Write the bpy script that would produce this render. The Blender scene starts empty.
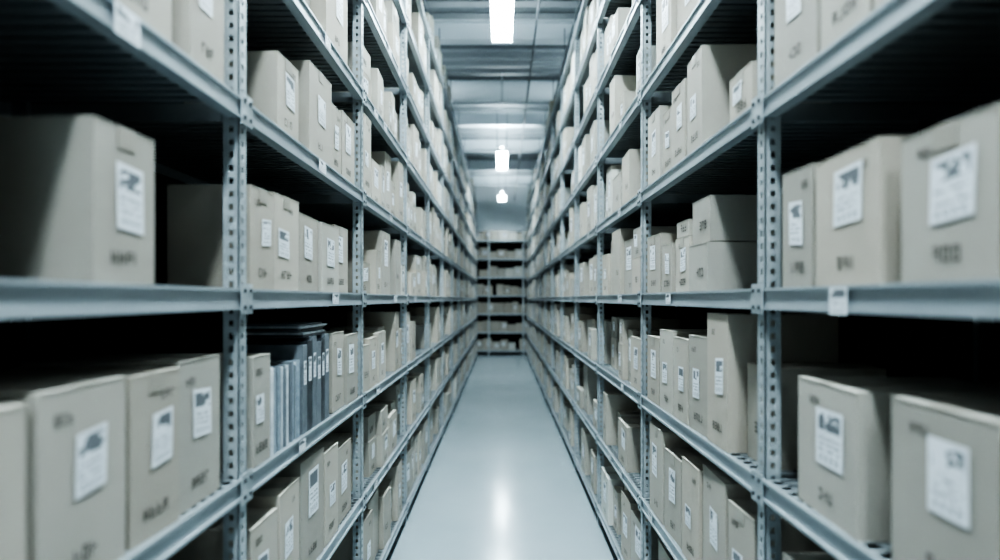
import bpy, math, random, bmesh
from mathutils import Matrix, Vector
R = random.Random(7)
F=560.0; W=0.69; EYE=1.62; BAY=1.275; Y1=1.49; PITCH=0.5; DEPTH=0.6
NB0=-3; NB1=11            # bay index: bay i spans Y1+(i-1)*BAY .. Y1+i*BAY
YS=Y1+(NB0)*BAY; YE=Y1+NB1*BAY
LEV=list(range(-3,6))
scene=bpy.context.scene
# ---------------------------------------------------------------- materials
def newmat(name):
    m=bpy.data.materials.new(name); m.use_nodes=True
    nt=m.node_tree; b=nt.nodes['Principled BSDF']; return m,nt,b
def N(nt,t,**k):
    n=nt.nodes.new(t)
    for a,v in k.items(): setattr(n,a,v)
    return n
def noise_col(nt,b,c1,c2,scale,detail=4,coord='Object',stretch=None):
    tc=N(nt,'ShaderNodeTexCoord'); nz=N(nt,'ShaderNodeTexNoise'); nz.inputs['Scale'].default_value=scale
    nz.inputs['Detail'].default_value=detail
    src=tc.outputs[coord]
    if stretch:
        mp=N(nt,'ShaderNodeMapping'); mp.inputs['Scale'].default_value=stretch
        nt.links.new(src,mp.inputs[0]); src=mp.outputs[0]
    nt.links.new(src,nz.inputs['Vector'])
    r=N(nt,'ShaderNodeValToRGB'); r.color_ramp.elements[0].position=.3; r.color_ramp.elements[1].position=.7
    r.color_ramp.elements[0].color=(*c1,1); r.color_ramp.elements[1].color=(*c2,1)
    nt.links.new(nz.outputs['Fac'],r.inputs[0])
    return nz,r
def simple(name,c1,c2,scale,rough,metal=0,bump=0,stretch=None):
    m,nt,b=newmat(name)
    nz,r=noise_col(nt,b,c1,c2,scale,stretch=stretch)
    nt.links.new(r.outputs[0],b.inputs['Base Color'])
    b.inputs['Roughness'].default_value=rough; b.inputs['Metallic'].default_value=metal
    if bump:
        bp=N(nt,'ShaderNodeBump'); bp.inputs['Strength'].default_value=bump; bp.inputs['Distance'].default_value=.01
        nt.links.new(nz.outputs['Fac'],bp.inputs['Height']); nt.links.new(bp.outputs[0],b.inputs['Normal'])
    return m
# cardboard with per-box tint attribute
m_card,nt,b=newmat('cardboard')
nz,r=noise_col(nt,b,(.40,.37,.318),(.455,.425,.368),3.0,6)
at=N(nt,'ShaderNodeAttribute'); at.attribute_name='tint'
mx=N(nt,'ShaderNodeMix',data_type='RGBA',blend_type='MULTIPLY'); mx.inputs['Factor'].default_value=1
nt.links.new(r.outputs[0],mx.inputs['A']); nt.links.new(at.outputs['Color'],mx.inputs['B'])
nt.links.new(mx.outputs['Result'],b.inputs['Base Color']); b.inputs['Roughness'].default_value=.75
m_tape=simple('packing_tape',(.34,.315,.27),(.38,.355,.30),8,.4)
m_ink=simple('print_ink',(.07,.065,.06),(.15,.135,.12),60,.8)
# label
m_label,nt,b=newmat('shipping_label')
uv=N(nt,'ShaderNodeUVMap'); uv.uv_map='UVMap'; sep=N(nt,'ShaderNodeSeparateXYZ'); nt.links.new(uv.outputs[0],sep.inputs[0])
geo=N(nt,'ShaderNodeNewGeometry')
def M(op,a,bb=None,cl=False):
    n=N(nt,'ShaderNodeMath',operation=op); n.use_clamp=cl
    for i,v in enumerate((a,bb)):
        if v is None: continue
        if isinstance(v,(int,float)): n.inputs[i].default_value=v
        else: nt.links.new(v,n.inputs[i])
    return n.outputs[0]
n1=N(nt,'ShaderNodeTexNoise'); n1.inputs['Scale'].default_value=120; n1.inputs['Detail'].default_value=1
nt.links.new(geo.outputs['Position'],n1.inputs['Vector'])
n2=N(nt,'ShaderNodeTexNoise'); n2.inputs['Scale'].default_value=34; n2.inputs['Detail'].default_value=3
nt.links.new(geo.outputs['Position'],n2.inputs['Vector'])
u=sep.outputs['X']; v=sep.outputs['Y']
lines=M('GREATER_THAN',M('FRACT',M('MULTIPLY',v,10)),.5)
txt=M('MULTIPLY',lines,M('GREATER_THAN',n1.outputs['Fac'],.47))
body=M('MULTIPLY',M('LESS_THAN',v,.56),M('GREATER_THAN',v,.24))
inx=M('MULTIPLY',M('GREATER_THAN',u,.1),M('LESS_THAN',u,.9))
txt=M('MULTIPLY',M('MULTIPLY',txt,body),inx)
head=M('MULTIPLY',M('GREATER_THAN',v,.62),M('LESS_THAN',v,.92))
blob=M('MULTIPLY',M('MULTIPLY',head,M('GREATER_THAN',n2.outputs['Fac'],.47)),inx)
bar=M('GREATER_THAN',M('SINE',M('ADD',M('MULTIPLY',u,95),M('MULTIPLY',M('SINE',M('MULTIPLY',u,31)),3))),.0)
barb=M('MULTIPLY',M('MULTIPLY',M('MULTIPLY',bar,M('GREATER_THAN',v,.07)),M('LESS_THAN',v,.19)),inx)
ink=M('ADD',M('ADD',M('MULTIPLY',txt,.6),M('MULTIPLY',blob,.85)),M('MULTIPLY',barb,.8),True)
mx=N(nt,'ShaderNodeMix',data_type='RGBA'); mx.inputs['A'].default_value=(.80,.84,.88,1); mx.inputs['B'].default_value=(.04,.05,.06,1)
nt.links.new(ink,mx.inputs['Factor']); nt.links.new(mx.outputs['Result'],b.inputs['Base Color']); b.inputs['Roughness'].default_value=.5
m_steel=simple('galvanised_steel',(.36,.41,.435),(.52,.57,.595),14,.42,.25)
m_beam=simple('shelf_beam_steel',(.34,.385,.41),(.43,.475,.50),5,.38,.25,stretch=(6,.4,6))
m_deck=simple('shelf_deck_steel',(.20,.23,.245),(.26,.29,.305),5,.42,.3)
m_back=simple('painted_shade_back',(.006,.007,.008),(.012,.013,.015),3,.8)  # near-black colour stands in for the shade deep inside the shelves
m_ceil=simple('ceiling_metal',(.115,.135,.145),(.15,.17,.18),1.5,.6)
m_cbeam=simple('ceiling_beam_paint',(.36,.41,.435),(.42,.47,.495),2,.5)
m_dark=simple('dark_steel',(.05,.058,.063),(.08,.09,.10),6,.5,.3)
m_wall=simple('wall_paint',(.62,.68,.71),(.68,.74,.77),1.2,.8)
m_lampbody=simple('lamp_housing_enamel',(.7,.75,.77),(.75,.8,.82),1.2,.5)
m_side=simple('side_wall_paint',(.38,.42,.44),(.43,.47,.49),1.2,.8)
m_rear=simple('rear_wall_paint',(.66,.71,.73),(.72,.77,.79),1.2,.8)
m_paper=simple('paper',(.55,.6,.64),(.8,.84,.87),40,.6)
m_folder=simple('folder_blue_grey',(.22,.27,.31),(.36,.42,.47),30,.35)
m_folderd=simple('folder_dark',(.03,.036,.042),(.07,.08,.09),20,.3)
m_binder=simple('binder_grey',(.14,.16,.18),(.2,.225,.245),20,.4)
# floor
m_floor,nt,b=newmat('epoxy_floor')
nz,r=noise_col(nt,b,(.27,.325,.345),(.32,.375,.395),.8,5)
nt.links.new(r.outputs[0],b.inputs['Base Color'])
nz2=N(nt,'ShaderNodeTexNoise'); nz2.inputs['Scale'].default_value=2.5; nz2.inputs['Detail'].default_value=5
rr=N(nt,'ShaderNodeMapRange'); rr.inputs['To Min'].default_value=.10; rr.inputs['To Max'].default_value=.24
nt.links.new(nz2.outputs['Fac'],rr.inputs['Value']); nt.links.new(rr.outputs[0],b.inputs['Roughness'])
b.inputs['IOR'].default_value=1.6
# emission
m_lamp,nt,b=newmat('lamp_diffuser_glow')
b.inputs['Emission Color'].default_value=(.79,.94,1,1); b.inputs['Emission Strength'].default_value=60
b.inputs['Base Color'].default_value=(.9,.9,.9,1)

# ---------------------------------------------------------------- mesh builder
class MB:
    def __init__(s): s.v=[];s.f=[];s.m=[];s.t=[];s.mats=[]
    def mi(s,mat):
        if mat not in s.mats: s.mats.append(mat)
        return s.mats.index(mat)
    def quad(s,ps,mat,t=(1,1,1)):
        i=len(s.v); s.v+= [tuple(p) for p in ps]; s.f.append(tuple(range(i,i+len(ps)))); s.m.append(s.mi(mat)); s.t.append(t)
    def box(s,x0,x1,y0,y1,z0,z1,mat,t=(1,1,1),P=None):
        if x0>x1:x0,x1=x1,x0
        if y0>y1:y0,y1=y1,y0
        c=[(x,y,z) for z in (z0,z1) for y in (y0,y1) for x in (x0,x1)]
        if P: c=[P(*p) for p in c]
        i=len(s.v); s.v+=c; k=s.mi(mat)
        for f in ((0,2,3,1),(4,5,7,6),(0,1,5,4),(2,6,7,3),(0,4,6,2),(1,3,7,5)):
            s.f.append(tuple(i+a for a in f)); s.m.append(k); s.t.append(t)
    def build(s,name,parent=None,loc=(0,0,0),bevel=0,recalc=False):
        me=bpy.data.meshes.new(name); me.from_pydata(s.v,[],s.f)
        for m in s.mats: me.materials.append(m)
        me.polygons.foreach_set('material_index',s.m)
        me.uv_layers.new(name='UVMap'); me.color_attributes.new('tint','FLOAT_COLOR','CORNER')
        cs=((0,0),(1,0),(1,1),(0,1)); U=[];C=[]
        for fi,f in enumerate(s.f):
            t=s.t[fi]
            for j in range(len(f)):
                U+=cs[j%4]; C+=(t[0],t[1],t[2],1.0)
        me.uv_layers['UVMap'].data.foreach_set('uv',U)
        me.color_attributes['tint'].data.foreach_set('color',C)
        if recalc:
            bm=bmesh.new(); bm.from_mesh(me); bmesh.ops.recalc_face_normals(bm,faces=bm.faces); bm.to_mesh(me); bm.free()
        o=bpy.data.objects.new(name,me); scene.collection.objects.link(o); o.location=loc
        if parent: o.parent=parent
        if bevel:
            bv=o.modifiers.new('bevel','BEVEL'); bv.width=bevel; bv.segments=2; bv.limit_method='ANGLE'; bv.angle_limit=1.0
        return o
def empty(name,loc=(0,0,0)):
    e=bpy.data.objects.new(name,None); scene.collection.objects.link(e); e.location=loc; e.empty_display_size=.2; return e
def cyl(mb,p0,p1,r,mat,n=12):
    p0=Vector(p0);p1=Vector(p1);d=(p1-p0).normalized(); a=d.orthogonal().normalized(); b_=d.cross(a)
    for i in range(n):
        t0=2*math.pi*i/n;t1=2*math.pi*(i+1)/n
        q0=a*math.cos(t0)*r+b_*math.sin(t0)*r; q1=a*math.cos(t1)*r+b_*math.sin(t1)*r
        mb.quad([p0+q0,p0+q1,p1+q1,p1+q0],mat)
# ---------------------------------------------------------------- room
CH=EYE+3.75; XW=3.3; YB=-4.5; YF=18.2
def plane_box(name,*a,mat): mb=MB(); mb.box(*a,mat); return mb.build(name)
plane_box('floor',-XW,XW,YB,YF,-.1,0,mat=m_floor)
plane_box('wall_far',-XW,XW,YF,YF+.15,0,CH,mat=m_wall)
plane_box('wall_rear',-XW,XW,YB-.15,YB,0,CH,mat=m_rear)
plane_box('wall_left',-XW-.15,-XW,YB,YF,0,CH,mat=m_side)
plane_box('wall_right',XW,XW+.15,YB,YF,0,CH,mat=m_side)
mb=MB(); mb.box(-XW,XW,YB,YF,CH+.06,CH+.2,m_ceil)
y=YB
while y<YF-.3:   # trapezoidal corrugated deck
    for (a,b2,za,zb) in ((0,.12,0,0),(.12,.16,0,.06),(.16,.26,.06,.06),(.26,.30,.06,0)):
        mb.quad([(-XW,y+a,CH+za),(XW,y+a,CH+za),(XW,y+b2,CH+zb),(-XW,y+b2,CH+zb)],m_ceil)
    y+=.30
mb.build('ceiling')
for i,yy in enumerate((-2.2,1.6,5.4,7.6,11.3,13.3,15.2,17.2)):
    mb=MB(); zt=CH
    mb.box(-XW,XW,yy-.09,yy+.09,zt-.02,zt,m_cbeam); mb.box(-XW,XW,yy-.012,yy+.012,zt-.24,zt-.02,m_cbeam)
    mb.box(-XW,XW,yy-.09,yy+.09,zt-.26,zt-.24,m_cbeam)
    mb.build('ceiling_beam_%d'%(i+1))  # I-beams crossing under the ceiling deck
mb=MB(); cyl(mb,(-XW,9.3,CH-.30),(XW,9.3,CH-.30),.17,m_wall,24)
for xx in (-2.4,-1.2,0,1.2,2.4):
    cyl(mb,(xx-.02,9.3,CH-.30),(xx+.02,9.3,CH-.30),.18,m_steel,24)
    mb.box(xx-.01,xx+.01,9.29,9.31,CH-.13,CH-.001,m_steel)
mb.build('ventilation_duct')
for sx in (-1,1):
    mb=MB(); x0=sx*.90; zt=EYE+3.05
    mb.box(x0-.1,x0-.09,YB+.1,YF-.1,zt,zt+.06,m_dark); mb.box(x0+.09,x0+.10,YB+.1,YF-.1,zt,zt+.06,m_dark)
    y=YB+.2
    while y<YF-.2:
        mb.box(x0-.09,x0+.09,y,y+.02,zt,zt+.012,m_dark); y+=.3
    for q,r_ in ((-.05,.018),(0,.022),(.05,.014)):
        cyl(mb,(x0+q,YB+.1,zt+.035),(x0+q,YF-.1,zt+.035),r_,m_dark,8)
    y=YB+.5
    while y<YF:
        for q in (-.095,.095): mb.box(x0+q-.006,x0+q+.006,y-.006,y+.006,zt,CH-.27,m_dark)
        y+=1.6
    mb.build('cable_tray')
mb=MB(); cyl(mb,(.40,YB+.1,EYE+3.2),(.40,YF-.1,EYE+3.2),.014,m_dark,10)
mb.build('sprinkler_pipe')
# ---------------------------------------------------------------- lamps
def lamp(yc,L=1.6,w=.24,xc=0):
    e=empty('fluorescent_or_fill_lamp',(xc,yc,EYE+2.92));  # used for the visible fixtures and for unseen added fill lamps
    mb=MB(); mb.box(-w/2,-w/2+.008,-L/2,L/2,-.01,.05,m_lampbody); mb.box(w/2-.008,w/2,-L/2,L/2,-.01,.05,m_lampbody)
    mb.box(-w/2,w/2,-L/2-.006,-L/2,-.01,.05,m_lampbody); mb.box(-w/2,w/2,L/2,L/2+.006,-.01,.05,m_lampbody)
    mb.box(-.035,.035,-L/2+.1,L/2-.1,.075,.12,m_lampbody)
    for yy in (-L/2+.15,0,L/2-.15): mb.box(-w/2,w/2,yy-.01,yy+.01,.05,.075,m_lampbody)
    mb.build('housing',e)
    mb=MB()
    mb.quad([(-w/2+.009,-L/2+.001,.03),(w/2-.009,-L/2+.001,.03),(w/2-.009,L/2-.001,.03),(-w/2+.009,L/2-.001,.03)],m_lamp)
    mb.build('diffuser',e)
    mb=MB(); k=-L/2+.06
    while k<L/2: mb.box(-w/2+.008,w/2-.008,k,k+.008,-.01,.005,m_lampbody); k+=.09
    for q in (-.06,0,.06): mb.box(q-.002,q+.002,-L/2,L/2,-.01,.015,m_lampbody)
    mb.build('louvre',e)
    mb=MB(); h=CH-(EYE+2.92)-.001
    for yy in (-L/2+.15,L/2-.15):
        for s in (-1,1):
            cyl(mb,(s*w*.42,yy,.075),(s*w*.42,yy,h),.005,m_dark,6)
    mb.build('suspension_wires',e)
for yc in (-2.9,.2,2.9,5.55,11.85,16.2): lamp(yc, 1.6 if yc<16 else 1.0)  # lamps above and behind the camera are unseen, added to brighten near bays
for xc in (-2.3,2.3):
    for yc in (8.7,): lamp(yc,1.6,.24,xc)  # added lamps hidden past the racks, there to light the ceiling
# ---------------------------------------------------------------- racks
def perforated(mb,sx,y,ztop,front=True):
    fw=.042; th=.003; st=.0145
    X=W if front else W+DEPTH
    d=1 if front else -1
    for p,q in ((0,st),(fw-st,fw)):
        mb.box(sx*(X+d*p),sx*(X+d*q),y-fw/2,y-fw/2+th,0,ztop,m_steel)
    for p,q in ((0,st),(fw-st,fw)):
        mb.box(sx*X,sx*(X+d*th),y-fw/2+p,y-fw/2+q,0,ztop,m_steel)
    z=0; 
    while z<ztop-.03:
        mb.box(sx*(X+d*st),sx*(X+d*(fw-st)),y-fw/2,y-fw/2+th,z,z+.018,m_steel)
        mb.box(sx*X,sx*(X+d*th),y-fw/2+st,y-fw/2+fw-st,z,z+.018,m_steel)
        z+=.034
def rack(sx):
    e=empty('storage_shelving_rack',(0,0,0))
    ztop=EYE+2.5+.12
    posts=[Y1+i*BAY for i in range(NB0,NB1+1)]
    mb=MB()
    for y in posts:
        perforated(mb,sx,y,ztop,True)
        mb.box(sx*(W+DEPTH-.04),sx*(W+DEPTH),y-.02,y+.02,0,ztop,m_deck)
        mb.box(sx*(W-.005),sx*(W+.07),y-.035,y+.035,0,.006,m_steel)
    mb.build('perforated_uprights',e)
    mb=MB()
    for k in LEV:
        zc=EYE+k*PITCH
        for i in range(len(posts)-1):
            y0=posts[i]+.001; y1=posts[i+1]-.001
            X=W-.004
            mb.box(sx*X,sx*(X+.003),y0,y1,zc-.028,zc+.028,m_beam)
            mb.box(sx*(X-.006),sx*X,y0,y1,zc+.020,zc+.028,m_beam)
            mb.box(sx*(X-.006),sx*X,y0,y1,zc-.028,zc-.020,m_beam)
            mb.box(sx*X,sx*(X+.035),y0+.03,y1-.03,zc+.026,zc+.028,m_beam)
            mb.box(sx*X,sx*(X+.03),y0+.03,y1-.03,zc-.028,zc-.026,m_beam)
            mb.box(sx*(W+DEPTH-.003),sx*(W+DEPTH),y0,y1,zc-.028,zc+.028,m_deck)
            for yy,s in ((y0,1),(y1,-1)):
                mb.box(sx*(X-.009),sx*(X-.006),yy,yy+s*.03,zc-.04,zc+.04,m_steel)
                for q in (-.022,.022): mb.box(sx*(X-.013),sx*(X-.009),yy+s*.011,yy+s*.02,zc+q-.005,zc+q+.005,m_dark)
        for y in posts:
            mb.box(sx*(W+.01),sx*(W+DEPTH-.01),y-.004,y+.004,zc-.028,zc+.02,m_deck)
    mb.build('beams',e)
    mb=MB()
    for k in LEV:
        zc=EYE+k*PITCH+.014
        for i in range(len(posts)-1):
            y0=posts[i]+.03; n=30; st=(BAY-.06)/n
            mb.box(sx*(W+.04),sx*(W+DEPTH-.004),y0,posts[i+1]-.03,zc+.001,zc+.004,m_dark)  # dark sheet paints shade into the slat gaps and stops light leaking
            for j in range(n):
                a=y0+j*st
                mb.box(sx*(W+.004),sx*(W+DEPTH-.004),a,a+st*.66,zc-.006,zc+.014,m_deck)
    mb.build('slatted_decks',e)
    mb=MB(); mb.box(sx*(W+DEPTH+.002),sx*(W+DEPTH+.01),posts[0],posts[-1],.02,ztop,m_back)  # black sheet behind the boxes, interior shade put into its colour
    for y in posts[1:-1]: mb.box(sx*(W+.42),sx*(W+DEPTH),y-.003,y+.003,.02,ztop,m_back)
    mb.build('shade_back_panel',e)
    mb=MB()
    for k in LEV:
        for i in range(len(posts)-1):
            for _ in range(2):
                if R.random()<.55:
                    y=posts[i]+R.uniform(.15,BAY-.2); w=R.uniform(.05,.09); X=sx*(W-.0115); zc=EYE+k*PITCH
                    mb.quad([(X,y,zc-.02),(X,y+w,zc-.02),(X,y+w,zc+.022),(X,y,zc+.022)],m_label)
    # stickers that are clearly visible on the nearest beams
    for s_,k,y,w in ((1,0,1.10,.06),(1,-1,.93,.06),(-1,1,.98,.07)):
        if s_==sx:
            X=sx*(W-.012); zc=EYE+k*PITCH
            mb.quad([(X,y,zc-.032),(X,y+w,zc-.032),(X,y+w,zc+.024),(X,y,zc+.024)],m_label)
    mb.build('shelf_stickers',e)
rack(-1); rack(1)
# ---------------------------------------------------------------- boxes
def glyphs(mb,P,x,z,h,n,mat=m_ink):
    w=h*.55; b=-.0012
    for g in range(n):
        gx=x+g*w*1.45
        segs=[(0,.24,0,1)] 
        if R.random()<.6: segs.append((.76,1,0,1))
        for zz in (0,.42,.82):
            if R.random()<.6: segs.append((0,1,zz,zz+.18))
        for (a,c,d,e) in segs:
            mb.quad([P(gx+a*w,b,z+d*h),P(gx+c*w,b,z+d*h),P(gx+c*w,b,z+e*h),P(gx+a*w,b,z+e*h)],mat)
def carton(mb,P,w,h,d,detail=True,label=True,white=True):
    """P maps (along aisle 0..w, inward 0..d, up 0..h)"""
    t=R.uniform(.84,1.12); c=R.uniform(-.025,.025)
    if R.random()<.07 and white: t*=1.5; c=-.07
    tint=(t*(1+c),t,t*(1-c))
    mb.box(0,w,0,d,0,h-.004,m_card,tint,P)
    t2=tuple(q*.97 for q in tint)
    mb.box(.0,w/2-.002,-.001,d,h-.004,h-.0005,m_card,t2,P); mb.box(w/2+.002,w,-.001,d,h-.004,h,m_card,t2,P)
    if detail:
        mb.box(w/2-.024,w/2+.024,-.0015,d+.001,h,h+.0008,m_tape,(1,1,1),P)
        if R.random()<.35: mb.box(w/2-.024,w/2+.024,-.0016,-.0004,h-.04,h,m_tape,(1,1,1),P)
    if label:
        lw=w*R.uniform(.32,.46); lh=min(h*.42,lw*R.uniform(1.1,1.9)); lx=(w-lw)/2+R.uniform(-.14,.14)*w; lz=h*R.uniform(.34,.46)
        b=-.0022; j=R.uniform(-.004,.004)
        mb.quad([P(lx,b,lz+j),P(lx+lw,b,lz-j),P(lx+lw-j,b,lz+lh-j),P(lx-j,b,lz+lh+j)],m_label)
        if detail:
            gh=.025; n=R.choice((3,4)); glyphs(mb,P,w*.5-n*gh*.4,h*.12,gh,n)
            if R.random()<.7: glyphs(mb,P,w*R.choice((.15,.6)),h*.87-.014,.018,R.choice((2,3)))
    elif detail:
        glyphs(mb,P,w*.2,h*.3,.03,3)
def Pmap(sx,y,z,sb,yaw,w):
    ca,sa=math.cos(yaw),math.sin(yaw)
    def P(a,b,c):
        a2=a-w/2; return (sx*(b*ca+abs(sa)*w/2 - a2*sa*1.0), w/2+a2*ca+b*sa*1.0, c)
    return P
def near_box(sx,k,y0,y1,h,d=.36,sb=.01,yaw=0,label=True,dz=0,name='cardboard_box'):
    w=y1-y0-.006; z=EYE+k*PITCH+.0285+dz
    P=Pmap(sx,y0,z,sb,yaw,w); mb=MB(); carton(mb,P,w,h,d,True,label,False)
    return mb.build(name,None,(sx*(W+sb),y0+.003,z),bevel=.0025,recalc=True)
spec={ # (side,level): [(y0,y1,h,depth,setback,yaw,label)]
(-1,0):[(.60,.80,.30,.3,.06,0,1),(.95,1.115,.285,.17,0.0,.03,1),(1.535,1.70,.287,.23,.0,0,1),(1.71,1.905,.30,.3,.0,.05,1),(1.915,2.15,.27,.3,.005,-.04,1),(2.16,2.37,.27,.3,.0,.03,1),(2.38,2.58,.29,.3,.02,.02,1)],
(-1,1):[(.72,.94,.33,.3,.0,0,1),(.96,1.19,.33,.3,.01,.03,1),(1.235,1.40,.33,.3,.0,-.02,1),(1.75,1.915,.25,.3,.005,.05,1),(2.03,2.27,.34,.34,.0,.04,1),(2.29,2.44,.28,.3,.01,0,1),(2.45,2.66,.3,.3,.01,0,1)],
(-1,-1):[(.62,.815,.32,.3,.0,0,1),(.83,1.035,.33,.34,.0,-.02,1),(1.045,1.20,.325,.34,.0,.03,1),(1.21,1.40,.335,.34,.01,-.02,1),(1.55,1.67,.31,.34,.0,0,1),(2.31,2.48,.33,.34,.01,0,1),(2.49,2.68,.31,.3,0,0,1)],
(-1,-2):[(.8,1.0,.33,.3,.0,0,1),(1.02,1.2,.35,.3,.0,0,1),(1.22,1.4,.31,.3,.01,0,1),(1.55,1.725,.33,.3,.0,.03,1),(1.735,1.93,.36,.34,.0,-.04,1),(1.94,2.17,.40,.34,.0,.04,1),(2.18,2.36,.37,.3,0,0,1),(2.38,2.6,.33,.3,0.01,0,1)],
(1,0):[(.56,.76,.25,.3,.0,0,1),(.775,.97,.245,.34,.0,.0,1),(1.02,1.25,.27,.34,.0,-.04,1),(1.265,1.40,.28,.34,.01,.02,1),(1.88,2.07,.165,.3,.0,.0,0),(2.09,2.26,.21,.25,.01,.0,1),(2.27,2.42,.2,.25,0,.0,1),(2.44,2.66,.26,.3,0,.0,1)],
(1,1):[(.6,.82,.33,.3,.0,0,1),(.84,1.04,.33,.3,.0,0,1),(1.055,1.215,.34,.3,.0,.02,1),(1.225,1.43,.36,.3,.0,-.02,1),(1.545,1.70,.13,.22,.0,.0,1),(1.93,2.11,.35,.3,.0,-.04,1),(2.12,2.28,.31,.3,.0,.02,1),(2.29,2.44,.27,.3,.01,0,1),(2.45,2.65,.32,.3,0,0,1)],
(1,-1):[(.56,.765,.29,.3,.0,0,1),(.775,.995,.30,.34,.0,.0,1),(1.085,1.33,.29,.34,.0,-.05,1),(1.54,1.69,.28,.32,.05,0,0),(1.71,1.885,.425,.34,.0,.0,1),(1.895,2.07,.34,.3,.0,.04,1),(2.08,2.25,.32,.3,.0,0,1),(2.26,2.45,.34,.3,0,0,1),(2.46,2.66,.30,.3,0,0,1)],
(1,-2):[(.8,1.0,.33,.3,.0,0,1),(1.02,1.2,.36,.3,.0,0,1),(1.22,1.4,.34,.3,.01,0,1),(1.54,1.71,.36,.34,.0,.03,1),(1.73,1.95,.40,.34,.0,-.04,1),(1.96,2.15,.37,.34,.0,0,1),(2.17,2.38,.34,.34,.0,.03,1),(2.4,2.62,.4,.34,0,0,1)],
}
for (sx,k),L in spec.items():
    for (y0,y1,h,d,sb,yaw,lab) in L: near_box(sx,k,y0,y1,h,d,sb,yaw,bool(lab))
near_box(1,0,1.885,2.065,.155,.3,.012,0,False,dz=.168)
near_box(1,0,2.10,2.25,.06,.2,.012,0,False,dz=.213)
near_box(1,-1,1.06,1.30,.28,.17,.40,0,False)
near_box(1,-1,.70,1.00,.28,.17,.40,0,False)
def fill(sx,levels,bays,mb,detail=False):
    for k in levels:
        for i in bays:
            y=Y1+(i-1)*BAY+.035; yend=Y1+i*BAY-.035
            z=EYE+k*PITCH+.0285
            if k==5 and R.random()<.45: continue
            style=R.random()
            hb=R.uniform(.23,.36)
            while True:
                if R.random()<.18: y+=R.uniform(.05,.36)
                w=R.uniform(.11,.28)
                if y+w>yend: break
                h=hb+R.uniform(-.07,.06) if style<.65 else R.uniform(.16,.41)
                h=min(h,.41); d=R.uniform(.28,.38); sb=R.choice((0,0,.005,.01,.03,.07)); yaw=R.uniform(-.07,.07)*min(1,.15/w)
                P0=Pmap(sx,y,z,sb,yaw,w)
                P=lambda a,b,c,P0=P0,y=y,z=z,sb=sb:(lambda q:(sx*(W+sb)+q[0],y+q[1],z+q[2]))(P0(a,b,c))
                carton(mb,P,w,h,d,detail,R.random()<.85)
                if h<.23 and R.random()<.5:
                    h2=R.uniform(.10,.16)
                    P2=lambda a,b,c,P=P,h=h:P(a,b+.004,c+h+.001)
                    carton(mb,P2,w-.01,h2,d-.02,detail,R.random()<.4)
                y+=w+R.uniform(.004,.02)
for sx in (-1,1):
    mb=MB()
    fill(sx,[k for k in LEV if k not in (-2,-1,0,1)],[0,1],mb,True)
    fill(sx,[-2,-1,0,1],[-1,-2],mb,False)
    fill(sx,LEV,[2,3],mb,True)
    fill(sx,LEV,range(4,NB1+1),mb,False)
    mb.build('row_of_archive_boxes',recalc=True)
# folders on left level -1, bay 1
z=EYE-PITCH+.0285
mb=MB(); y=1.685
while y<1.92:
    t=R.uniform(.004,.009); h=R.uniform(.245,.265); m=R.choice((m_paper,m_folder,m_folder,m_folder,m_binder))
    s=R.uniform(0,.012); mb.box(-(W+s),-(W+.26),y,y+t,z,z+h,m); y+=t+.0015
mb.build('file_folders')
mb=MB(); y=1.945; j=0
while y<2.24:
    t=(.045,.05,.045,.05,.04,.05,.05)[j%7]; h=.31+.012*(j%3); m=(m_binder,m_folderd,m_binder,m_binder,m_folderd,m_binder,m_folderd)[j%7]; j+=1
    mb.box(-(W+.002),-(W+.006),y,y+t,z,z+h,m); mb.box(-(W+.006),-(W+.27),y,y+.003,z,z+h,m); mb.box(-(W+.006),-(W+.27),y+t-.003,y+t,z,z+h,m)
    mb.box(-(W+.01),-(W+.26),y+.004,y+t-.004,z,z+h-.012,m_paper)
    mb.quad([(-(W+.001),y+t*.2,z+h*.55),(-(W+.001),y+t*.8,z+h*.55),(-(W+.001),y+t*.8,z+h*.82),(-(W+.001),y+t*.2,z+h*.82)],m_label)
    y+=t+.003
mb.build('ring_binders')
mb=MB(); zz=z+.336
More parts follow.
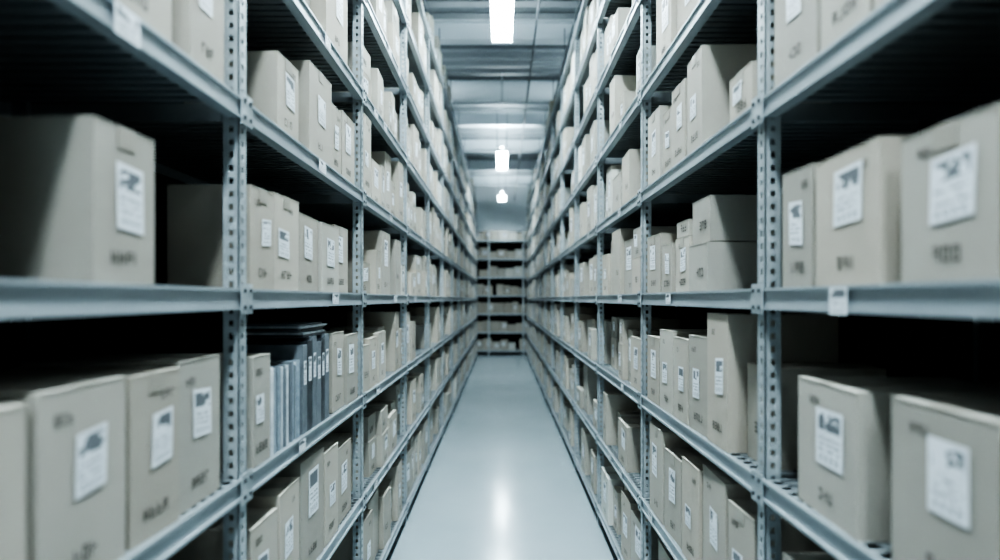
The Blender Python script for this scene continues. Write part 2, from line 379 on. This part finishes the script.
for j in range(6):
    mb.box(-(W+.01+R.uniform(0,.02)),-(W+.27),1.97+R.uniform(-.02,.02),2.24+R.uniform(-.02,.02),zz,zz+.007,(m_folderd,m_paper,m_binder)[j%3]); zz+=.0078
mb.build('stack_of_documents')
# ---------------------------------------------------------------- back shelving across the end
e=empty('end_wall_shelving'); YB2=16.15; lv=[EYE-1.5+.53*i for i in range(7)]
mb=MB()
for x in (-1.35,.4185-.8,.62,1.35):
    mb.box(x-.025,x+.025,YB2,YB2+.04,0,lv[-1]+.35,m_steel); mb.box(x-.025,x+.025,YB2+.56,YB2+.6,0,lv[-1]+.35,m_steel)
mb.build('uprights',e)
mb=MB()
for q in lv: mb.box(-1.37,1.37,YB2-.01,YB2+.6,q-.03,q+.02,m_beam)
mb.build('shelves',e)
mb=MB(); mb.box(-1.37,1.37,YB2+.605,YB2+.615,0,lv[-1]+.35,m_back); mb.build('shade_back_panel',e)  # same black sheet, painted shade behind the end shelves
mb=MB()
for q in lv:
    x=-1.3
    while x<1.2:
        w=R.uniform(.16,.30)
        if R.random()<.1: x+=.1
        h=R.uniform(.2,.36)
        if q==lv[-1]: h=min(h,.28)
        P=lambda a,b,c,x=x,q=q:(x+a,YB2+.05+b,q+.021+c)
        carton(mb,P,w,h,.36,False,R.random()<.4)
        x+=w+.012
mb.build('archive_boxes_on_end_shelving',recalc=True)
# ---------------------------------------------------------------- world, camera
w=bpy.data.worlds.new('World'); scene.world=w; w.use_nodes=True
w.node_tree.nodes['Background'].inputs[0].default_value=(.5,.6,.65,1); w.node_tree.nodes['Background'].inputs[1].default_value=.3
cd=bpy.data.cameras.new('Camera'); cam=bpy.data.objects.new('Camera',cd); scene.collection.objects.link(cam)
cam.location=(0,0,EYE); cam.rotation_euler=(math.pi/2,0,0)
cd.sensor_width=36; cd.lens=36*F/1000; cd.shift_x=-.002; cd.shift_y=.019; cd.clip_start=.02
cd.dof.use_dof=True; cd.dof.focus_distance=2.6; cd.dof.aperture_fstop=1.0
scene.camera=cam
scene.view_settings.view_transform='AgX'; scene.view_settings.look='AgX - High Contrast'; scene.view_settings.exposure=1.55
